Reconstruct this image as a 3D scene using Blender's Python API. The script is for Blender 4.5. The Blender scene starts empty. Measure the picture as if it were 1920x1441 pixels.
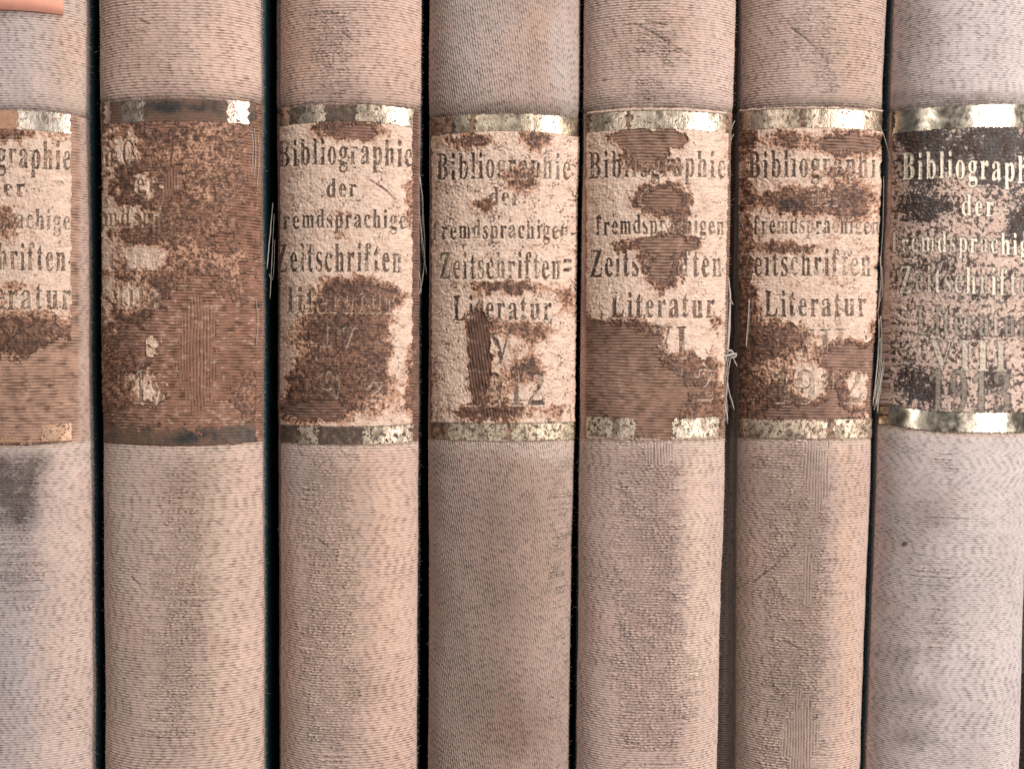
import bpy, math, random
import numpy as np
from mathutils import Matrix, Vector, Euler

# ------------------------------------------------------------------ camera
scene = bpy.context.scene
PX = 0.0001                      # one photograph pixel is 0.1 mm on the front plane of the books
DIST = 0.175
PITCH = math.radians(2.3)
Z0 = 0.122                       # height above the shelf of the picture centre
cam_d = bpy.data.cameras.new('camera')
cam = bpy.data.objects.new('camera', cam_d)
scene.collection.objects.link(cam)
cam.location = (0.0, -DIST * math.cos(PITCH), Z0 + DIST * math.sin(PITCH))
cam.rotation_euler = (math.pi / 2 - PITCH, 0, 0)
cam_d.sensor_width = 36
cam_d.lens = 36 * DIST / (1920 * PX)
cam_d.clip_start = 0.005
cam_d.clip_end = 20
cam_d.dof.use_dof = True
cam_d.dof.focus_distance = DIST - 0.002
cam_d.dof.aperture_fstop = 40
scene.camera = cam

# ------------------------------------------------------------------ world and lamps
world = bpy.data.worlds.new('World'); scene.world = world
world.use_nodes = True
world.node_tree.nodes['Background'].inputs[0].default_value = (0.86, 0.93, 1.0, 1)
world.node_tree.nodes['Background'].inputs[1].default_value = 0.10

def area(name, loc, target, sx, sy, power, col):
    d = bpy.data.lights.new(name, 'AREA'); d.shape = 'RECTANGLE'; d.size = sx; d.size_y = sy
    d.energy = power; d.color = col
    o = bpy.data.objects.new(name, d); scene.collection.objects.link(o)
    o.location = loc
    o.rotation_euler = (Vector(target) - Vector(loc)).to_track_quat('-Z', 'Y').to_euler()
    return o
area('window_light', (0.60, -0.54, 0.27), (0.0, 0, 0.14), 0.20, 0.60, 7.8, (1.0, 0.965, 0.93))
area('top_light', (0.22, -0.30, 0.80), (0.0, 0, 0.12), 0.20, 0.14, 4.6, (1.0, 0.97, 0.94))  # top light added to bring out weave relief and letter shading
area('room_light', (-0.22, -0.62, 0.22), (0.0, 0, 0.12), 0.05, 0.30, 0.8, (1.0, 0.95, 0.9))

scene.view_settings.view_transform = 'Standard'
scene.view_settings.look = 'None'
scene.view_settings.exposure = -0.14
scene.view_settings.gamma = 1.0
scene.view_settings.use_curve_mapping = False
scene.cycles.max_bounces = 6

# ------------------------------------------------------------------ numeric helpers
def _hash(ix, iy, seed):
    h = (ix.astype(np.int64) * 374761393 + iy.astype(np.int64) * 668265263 + seed * 144665) & 0xffffffff
    h = ((h ^ (h >> 13)) * 1274126177) & 0xffffffff
    h = (h ^ (h >> 16)) & 0xffffffff
    h = (h * 2246822519) & 0xffffffff
    h = h ^ (h >> 15)
    return (h & 0xffffff).astype(np.float32) / float(0xffffff)

def perlin(x, y, seed=0):
    x = np.asarray(x, dtype=np.float64); y = np.asarray(y, dtype=np.float64)
    ix = np.floor(x); iy = np.floor(y); fx = x - ix; fy = y - iy
    ix = ix.astype(np.int64); iy = iy.astype(np.int64)
    ux = fx * fx * fx * (fx * (fx * 6 - 15) + 10); uy = fy * fy * fy * (fy * (fy * 6 - 15) + 10)
    def g(a, b, dx, dy):
        t = _hash(a, b, seed) * (2 * math.pi)
        return np.cos(t) * dx + np.sin(t) * dy
    n00 = g(ix, iy, fx, fy); n10 = g(ix + 1, iy, fx - 1, fy)
    n01 = g(ix, iy + 1, fx, fy - 1); n11 = g(ix + 1, iy + 1, fx - 1, fy - 1)
    a = n00 + ux * (n10 - n00); b = n01 + ux * (n11 - n01)
    return (a + uy * (b - a)) * 1.5          # about -1..1

def fbm(x, y, seed=0, oct=4, gain=0.5):
    s = 0; a = 1; t = 0
    for k in range(oct):
        s = s + a * perlin(x * 2 ** k, y * 2 ** k, seed + 17 * k); t += a; a *= gain
    return s / t

def sstep(a, b, x):
    t = np.clip((x - a) / (b - a), 0, 1); return t * t * (3 - 2 * t)

def blur(a, r):
    # small separable gaussian
    n = int(math.ceil(r * 2.5)); k = np.exp(-0.5 * (np.arange(-n, n + 1) / r) ** 2); k /= k.sum()
    for ax in (0, 1):
        p = [(0, 0), (0, 0)]; p[ax] = (n, n)
        b = np.pad(a, p, mode='edge'); out = np.zeros_like(a)
        for i, w in enumerate(k):
            sl = [slice(None), slice(None)]; sl[ax] = slice(i, i + a.shape[ax])
            out += w * b[tuple(sl)]
        a = out
    return a

def mix(a, b, t):
    t = t[..., None]; return a * (1 - t) + np.asarray(b, dtype=np.float64) * t

def srgb(r, g, b):
    f = lambda c: (c / 255 / 12.92) if c / 255 <= 0.04045 else ((c / 255 + 0.055) / 1.055) ** 2.4
    return np.array([f(r), f(g), f(b)])

# ------------------------------------------------------------------ lettering: Blender's own font, turned into small bitmaps
GH = 96                                           # bitmap rows per em
def bold_serif(c):
    o = ord(c)
    if 65 <= o <= 90: return chr(0x1D400 + o - 65)
    if 97 <= o <= 122: return chr(0x1D41A + o - 97)
    if 48 <= o <= 57: return chr(0x1D7CE + o - 48)
    return c
_gl = {}
def glyph(c):
    if c in _gl: return _gl[c]
    cu = bpy.data.curves.new('tmp', 'FONT'); cu.body = bold_serif(c); cu.resolution_u = 3
    o = bpy.data.objects.new('tmp', cu); scene.collection.objects.link(o)
    bpy.context.view_layer.update()
    me = bpy.data.meshes.new_from_object(o.evaluated_get(bpy.context.evaluated_depsgraph_get()))
    me.calc_loop_triangles()
    V = np.array([v.co[:2] for v in me.vertices]); T = [tuple(t.vertices) for t in me.loop_triangles]
    x0, x1 = V[:, 0].min(), V[:, 0].max()
    # sample grid: y from -0.25 to 0.8 em, x from x0 to x1
    ny = GH; nx = max(8, int(GH * (x1 - x0)))
    Y, X = np.mgrid[0:ny, 0:nx]; X = x0 + (X + .5) / nx * (x1 - x0); Y = 0.8 - (Y + .5) / ny * 1.05
    M = np.zeros((ny, nx))
    for t in T:
        a, b, c_ = V[t[0]], V[t[1]], V[t[2]]
        d1 = (X - b[0]) * (a[1] - b[1]) - (a[0] - b[0]) * (Y - b[1])
        d2 = (X - c_[0]) * (b[1] - c_[1]) - (b[0] - c_[0]) * (Y - c_[1])
        d3 = (X - a[0]) * (c_[1] - a[1]) - (c_[0] - a[0]) * (Y - a[1])
        M[((d1 >= 0) & (d2 >= 0) & (d3 >= 0)) | ((d1 <= 0) & (d2 <= 0) & (d3 <= 0))] = 1
    bpy.data.objects.remove(o); bpy.data.meshes.remove(me); bpy.data.curves.remove(cu)
    _gl[c] = (M, x0, x1); return _gl[c]

SS = 2                                            # canvas cells per photograph pixel in the title zone
class Canvas:
    """Relief and pigment of one title label, mapped over the front of its spine."""
    def __init__(s, x0, x1, y0=165, y1=860):
        s.x0, s.x1, s.y0, s.y1 = x0, x1, y0, y1
        s.w = int((x1 - x0) * SS); s.h = int((y1 - y0) * SS)
        Y, X = np.mgrid[0:s.h, 0:s.w]
        s.X = x0 + (X + .5) / SS; s.Y = y0 + (Y + .5) / SS
        s.let = np.zeros((s.h, s.w)); s.letk = np.zeros((s.h, s.w))
    def text(s, txt, x0, x1, base, cap, strength=1.0, sag=6, rng=None, tilt=0):
        cap = cap * 1.05
        chars = [c for c in txt]
        ws = [0.30 if c == ' ' else glyph(c)[2] - glyph(c)[1] for c in chars]
        gap = 0.17
        tot = sum(ws) + gap * (len(ws) - 1); k = (x1 - x0) / tot
        sc = cap / 0.68; x = x0; xm = (s.x0 + s.x1) / 2; hw = (s.x1 - s.x0) / 2
        for c, w in zip(chars, ws):
            gw = w * k
            if c != ' ' and x + gw > s.x0 and x < s.x1:
                M = glyph(c)[0]
                xc = x + gw / 2
                yb = base + sag * ((xc - xm) / hw) ** 2 + tilt * (xc - xm) / hw + rng.uniform(-.8, .8)
                j0 = max(0, int((x - s.x0) * SS)); j1 = min(s.w, int((x + gw - s.x0) * SS) + 1)
                yt = yb - 0.8 * sc; ybm = yb + 0.25 * sc
                i0 = max(0, int((yt - s.y0) * SS)); i1 = min(s.h, int((ybm - s.y0) * SS) + 1)
                if j1 > j0 and i1 > i0:
                    Xs = s.X[i0:i1, j0:j1]; Ys = s.Y[i0:i1, j0:j1]
                    gx = np.clip(((Xs - x) / gw * M.shape[1]), 0, M.shape[1] - 1).astype(int)
                    gy = np.clip(((Ys - yt) / (1.05 * sc) * M.shape[0]), 0, M.shape[0] - 1).astype(int)
                    v = M[gy, gx] * ((Xs >= x) & (Xs <= x + gw))
                    st = strength * rng.choice((.55, .8, 1.0, 1.1, 1.25))
                    s.let[i0:i1, j0:j1] = np.maximum(s.let[i0:i1, j0:j1], v)
                    s.letk[i0:i1, j0:j1] = np.where(v > 0, st, s.letk[i0:i1, j0:j1])
            x += gw + gap * k
    def sample(s, A, px, py):
        fx = np.clip((px - s.x0) * SS - .5, 0, s.w - 1.001); fy = np.clip((py - s.y0) * SS - .5, 0, s.h - 1.001)
        ix = fx.astype(int); iy = fy.astype(int); ax = fx - ix; ay = fy - iy
        if A.ndim == 3: ax = ax[..., None]; ay = ay[..., None]
        return (A[iy, ix] * (1 - ax) + A[iy, ix + 1] * ax) * (1 - ay) + (A[iy + 1, ix] * (1 - ax) + A[iy + 1, ix + 1] * ax) * ay

def inl_(px, py): return sstep(185, 205, py) * (1 - sstep(825, 840, py))

def blobs(X, Y, L):
    f = np.zeros_like(X)
    for b in L:
        cx, cy, rx, ry = b[:4]; a = b[4] if len(b) > 4 else 1.0
        r2 = ((X - cx) / rx) ** 2 + ((Y - cy) / ry) ** 2
        f = f + a * np.exp(-(r2 ** 1.25) * 0.7)
    return f

# ------------------------------------------------------------------ projection used to carry traced measurements onto the spines
F = 1920 * cam_d.lens / 36
cth, sth = math.cos(PITCH), math.sin(PITCH)
CX, CY, CZ = cam.location
def project(x, y, z):
    dx = x - CX; dy = y - CY; dz = z - CZ
    depth = dy * cth - dz * sth
    up = dy * sth + dz * cth
    return 960 + F * dx / depth, 720.5 - F * up / depth
def unproject(px, py, yplane=0.0):
    u = (px - 960) / F; v = -(py - 720.5) / F
    d = np.array([u, cth + v * sth, -sth + v * cth])
    t = (yplane - CY) / d[1]
    return CX + t * d[0], CZ + t * d[2]

# ------------------------------------------------------------------ materials
def new_mat(name):
    m = bpy.data.materials.new(name); m.use_nodes = True
    nt = m.node_tree; return m, nt, nt.nodes['Principled BSDF']

def surface_mat(name, rough, spec, metal=0.0, sheen=0.0, grain=0.12, grain_scale=9000, bump=0.0, bump_scale=6000, rough_var=0.0):
    """pigment attribute broken up by two procedural noises, with a fine procedural bump"""
    m, nt, bs = new_mat(name); N = nt.nodes; L = nt.links
    at = N.new('ShaderNodeAttribute'); at.attribute_name = 'pigment'
    tc = N.new('ShaderNodeTexCoord')
    n1 = N.new('ShaderNodeTexNoise'); n1.inputs['Scale'].default_value = grain_scale; n1.inputs['Detail'].default_value = 3
    L.new(tc.outputs['Object'], n1.inputs['Vector'])
    mr = N.new('ShaderNodeMapRange'); mr.inputs['From Min'].default_value = .3; mr.inputs['From Max'].default_value = .7
    mr.inputs['To Min'].default_value = 1 - grain; mr.inputs['To Max'].default_value = 1 + grain
    L.new(n1.outputs['Fac'], mr.inputs['Value'])
    mx = N.new('ShaderNodeVectorMath'); mx.operation = 'SCALE'
    L.new(at.outputs['Color'], mx.inputs[0]); L.new(mr.outputs[0], mx.inputs['Scale'])
    L.new(mx.outputs[0], bs.inputs['Base Color'])
    bs.inputs['Roughness'].default_value = rough
    bs.inputs['Specular IOR Level'].default_value = spec
    bs.inputs['Metallic'].default_value = metal
    bs.inputs['Sheen Weight'].default_value = sheen
    if rough_var:
        m2 = N.new('ShaderNodeMapRange'); m2.inputs['From Min'].default_value = .3; m2.inputs['From Max'].default_value = .7
        m2.inputs['To Min'].default_value = rough - rough_var; m2.inputs['To Max'].default_value = rough + rough_var
        n3 = N.new('ShaderNodeTexNoise'); n3.inputs['Scale'].default_value = 900; n3.inputs['Detail'].default_value = 4
        L.new(tc.outputs['Object'], n3.inputs['Vector']); L.new(n3.outputs['Fac'], m2.inputs['Value'])
        L.new(m2.outputs[0], bs.inputs['Roughness'])
    if bump:
        n2 = N.new('ShaderNodeTexNoise'); n2.inputs['Scale'].default_value = bump_scale; n2.inputs['Detail'].default_value = 4
        L.new(tc.outputs['Object'], n2.inputs['Vector'])
        b = N.new('ShaderNodeBump'); b.inputs['Strength'].default_value = 1.0; b.inputs['Distance'].default_value = bump
        L.new(n2.outputs['Fac'], b.inputs['Height']); L.new(b.outputs[0], bs.inputs['Normal'])
    return m

def plain_mat(name, col, rough, scale, var, bump=0.0, spec=.3, stretch=(1, 1, 1)):
    m, nt, bs = new_mat(name); N = nt.nodes; L = nt.links
    tc = N.new('ShaderNodeTexCoord'); mp = N.new('ShaderNodeMapping'); mp.inputs['Scale'].default_value = stretch
    n = N.new('ShaderNodeTexNoise'); n.inputs['Scale'].default_value = scale; n.inputs['Detail'].default_value = 5
    r = N.new('ShaderNodeValToRGB')
    r.color_ramp.elements[0].position = .3; r.color_ramp.elements[1].position = .7
    r.color_ramp.elements[0].color = (*[c * (1 - var) for c in col], 1); r.color_ramp.elements[1].color = (*[c * (1 + var) for c in col], 1)
    L.new(tc.outputs['Object'], mp.inputs[0]); L.new(mp.outputs[0], n.inputs['Vector']); L.new(n.outputs['Fac'], r.inputs[0])
    L.new(r.outputs[0], bs.inputs['Base Color'])
    bs.inputs['Roughness'].default_value = rough; bs.inputs['Specular IOR Level'].default_value = spec
    if bump:
        b = N.new('ShaderNodeBump'); b.inputs['Distance'].default_value = bump; b.inputs['Strength'].default_value = 1
        L.new(n.outputs['Fac'], b.inputs['Height']); L.new(b.outputs[0], bs.inputs['Normal'])
    return m

M_CLOTH = surface_mat('worn_book_cloth', .85, .18, sheen=.10, grain=.10, grain_scale=7000, bump=.00002, bump_scale=9000)
M_LABEL = surface_mat('rubbed_leather_label', .62, .35, grain=.10, grain_scale=6000, bump=.00003, bump_scale=5000, rough_var=.12)
M_FOIL = surface_mat('tarnished_gold_foil', .42, .5, metal=1.0, grain=.06, grain_scale=2000, bump=.000012, bump_scale=420, rough_var=.10)
M_FOIL_DULL = surface_mat('dulled_gold_foil', .58, .5, metal=.8, grain=.14, grain_scale=2600, bump=.00003, bump_scale=900, rough_var=.14)
M_FOIL_POL = surface_mat('polished_gold_foil', .30, .5, metal=1.0, grain=.05, grain_scale=1500, bump=.000012, bump_scale=300, rough_var=.10)
M_TEAL = plain_mat('dark_teal_board_cloth', (.026, .060, .070), .8, 2600, .5, .00008)
M_PAGES = plain_mat('yellowed_page_edges', (.42, .34, .24), .9, 900, .25, .0001, stretch=(14, 1, .2))
M_THREAD = plain_mat('frayed_linen_thread', (.52, .45, .39), .8, 4000, .25)
M_STICK = plain_mat('peach_paper', (.80, .36, .25), .7, 700, .06, .00002)
M_SHELF = plain_mat('dark_stained_wood', (.035, .025, .02), .55, 30, .4, .0003, stretch=(1, 12, 12))

# ------------------------------------------------------------------ mesh helpers
COL = scene.collection
def grid_mesh(name, P, color=None, mat=None, keep=None, parent=None, smooth=True):
    """P (nz,nx,3) -> one mesh object; keep = boolean per face"""
    nz, nx = P.shape[:2]
    idx = np.arange(nz * nx).reshape(nz, nx)
    q = np.stack([idx[:-1, :-1], idx[:-1, 1:], idx[1:, 1:], idx[1:, :-1]], -1).reshape(-1, 4)
    if keep is not None: q = q[keep.reshape(-1)]
    used = np.unique(q); rem = np.full(nz * nx, -1, dtype=np.int64); rem[used] = np.arange(len(used))
    q = rem[q]; V = P.reshape(-1, 3)[used]
    me = bpy.data.meshes.new(name)
    me.vertices.add(len(V)); me.vertices.foreach_set('co', V.astype(np.float32).ravel())
    me.loops.add(q.size); me.loops.foreach_set('vertex_index', q.astype(np.int32).ravel())
    me.polygons.add(len(q)); me.polygons.foreach_set('loop_start', np.arange(0, q.size, 4, dtype=np.int32))
    me.polygons.foreach_set('use_smooth', np.full(len(q), smooth))
    if color is not None:
        a = me.attributes.new('pigment', 'FLOAT_COLOR', 'POINT')
        c = np.ones((len(V), 4), dtype=np.float32); c[:, :3] = np.clip(color.reshape(-1, 3)[used], .003, .95)
        a.data.foreach_set('color', c.ravel())
    me.update()
    o = bpy.data.objects.new(name, me); COL.objects.link(o)
    if mat: me.materials.append(mat)
    if parent: o.parent = parent
    return o

def poly_mesh(name, V, Fc, mat, parent=None, smooth=False):
    me = bpy.data.meshes.new(name); me.from_pydata([tuple(v) for v in V], [], Fc); me.update()
    if smooth:
        for p in me.polygons: p.use_smooth = True
    me.materials.append(mat)
    o = bpy.data.objects.new(name, me); COL.objects.link(o)
    if parent: o.parent = parent
    return o

def box_mesh(name, x0, x1, y0, y1, z0, z1, mat, parent=None, bevel=0.0004):
    V = [(x, y, z) for x in (x0, x1) for y in (y0, y1) for z in (z0, z1)]
    Fc = [(0, 1, 3, 2), (4, 6, 7, 5), (0, 4, 5, 1), (2, 3, 7, 6), (0, 2, 6, 4), (1, 5, 7, 3)]
    o = poly_mesh(name, V, Fc, mat, parent)
    b = o.modifiers.new('bevel', 'BEVEL'); b.width = bevel; b.segments = 2
    return o

def tubes(name, paths, mat, parent, sides=5):
    """paths: list of (points (n,3), radii (n,))"""
    V = []; Fc = []
    for pts, rad in paths:
        pts = np.asarray(pts, float); n = len(pts); base = len(V)
        tan = np.gradient(pts, axis=0); tan /= np.linalg.norm(tan, axis=1)[:, None] + 1e-12
        for i in range(n):
            t = tan[i]; ref = np.array([0, 1, 0]) if abs(t[1]) < .8 else np.array([1, 0, 0])
            a = np.cross(t, ref); a /= np.linalg.norm(a); b = np.cross(t, a)
            for k in range(sides):
                an = 2 * math.pi * k / sides
                V.append(tuple(pts[i] + rad[i] * (math.cos(an) * a + math.sin(an) * b)))
        for i in range(n - 1):
            for k in range(sides):
                k2 = (k + 1) % sides
                Fc.append((base + i * sides + k, base + i * sides + k2, base + (i + 1) * sides + k2, base + (i + 1) * sides + k))
        Fc.append(tuple(base + k for k in range(sides))[::-1]); Fc.append(tuple(base + (n - 1) * sides + k for k in range(sides)))
    return poly_mesh(name, V, Fc, mat, parent, smooth=True)

def smooth_path(ctrl, n=24):
    c = np.asarray(ctrl, float); m = len(c)
    if m == 2: t = np.linspace(0, 1, n)[:, None]; return c[0] * (1 - t) + c[1] * t
    P = np.vstack([2 * c[0] - c[1], c, 2 * c[-1] - c[-2]]); out = []
    for s in np.linspace(0, m - 1 - 1e-6, n):
        i = int(s); t = s - i; p0, p1, p2, p3 = P[i:i + 4]
        out.append(.5 * ((2 * p1) + (-p0 + p2) * t + (2 * p0 - 5 * p1 + 4 * p2 - p3) * t * t + (-p0 + 3 * p1 - 3 * p2 + p3) * t ** 3))
    return np.array(out)

# ------------------------------------------------------------------ weave relief
def weave(u, v, o):
    """u across, v up, millimetres.  returns relief 0..1 and gap darkness 0..1 (dirt and painted self-shadow)"""
    sd = o['seed']; p = o['pitch']; Lg = o['dash']
    def rows(a, b, p, Lg, sd, amp):
        w = amp * (.50 * perlin(a / 16, b / 9, sd) + .12 * perlin(a / 3.0, b / 1.6, sd + 3))
        bb = b / p + w; r = np.floor(bb); fr = bb - r
        prof = np.sin(np.pi * np.clip(fr, 0, 1)) ** .7
        rr = _hash(r, r * 0 + 5, sd)
        ph = a / Lg + r * .4 + rr * o.get('jit', .95) + .25 * perlin(a / 5, b / 5, sd + 8)
        k = np.floor(ph); fp = ph - k
        hh = _hash(k, r, sd + 2)
        dip = np.exp(-((fp - .5) / .13) ** 2)
        h = prof * (1 - (.24 + .34 * hh) * dip)
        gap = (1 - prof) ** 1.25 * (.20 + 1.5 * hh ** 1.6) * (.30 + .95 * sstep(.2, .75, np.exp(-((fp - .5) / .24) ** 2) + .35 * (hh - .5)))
        h = h * (.82 + .36 * hh)
        return h, np.clip(gap, 0, 1)
    a, b = (u, v) if not o.get('vertical') else (v, u + .16 * v)
    h, g = rows(a, b, p, Lg, sd, o.get('warp', 1.0))
    return h, g

def basket(u, v, sd):
    """picked twill of the rubbed ridge: short broken floats in skewed steps, some proud, dark pits between"""
    q = dict(seed=sd + 7, pitch=.50, dash=1.05, warp=.8)
    h1, g1 = weave(u + .25 * perlin(u / .9, v / .6, sd + 4), v + .14 * perlin(u / .8, v / .7, sd + 5), q)
    pit = perlin(u / .42, v / .26, sd + 11)
    patch = sstep(-.2, .4, perlin(u / 2.6, v / 2.0, sd + 12))
    h = h1 * (.65 + .55 * patch) + .22 * pit
    gap = np.clip(g1 * (.8 + .5 * patch) + sstep(.25, .65, -pit) * .75, 0, 1)
    return np.clip(h, 0, 1.4), gap

def ribs(u, v, sd):
    """vertical cords"""
    w = .35 * perlin(u / 3, v / 6, sd) + .12 * perlin(u, v / 1.5, sd + 1)
    a = u / .55 + w; fa = a - np.floor(a)
    h = np.sin(np.pi * fa) ** .7
    d = v / .75 + .5 * np.floor(a); fd = d - np.floor(d)
    h = h * (1 - .35 * np.exp(-((fd - .5) / .15) ** 2))
    return h, (1 - np.sin(np.pi * fa)) ** 2.0 * .9

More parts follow.
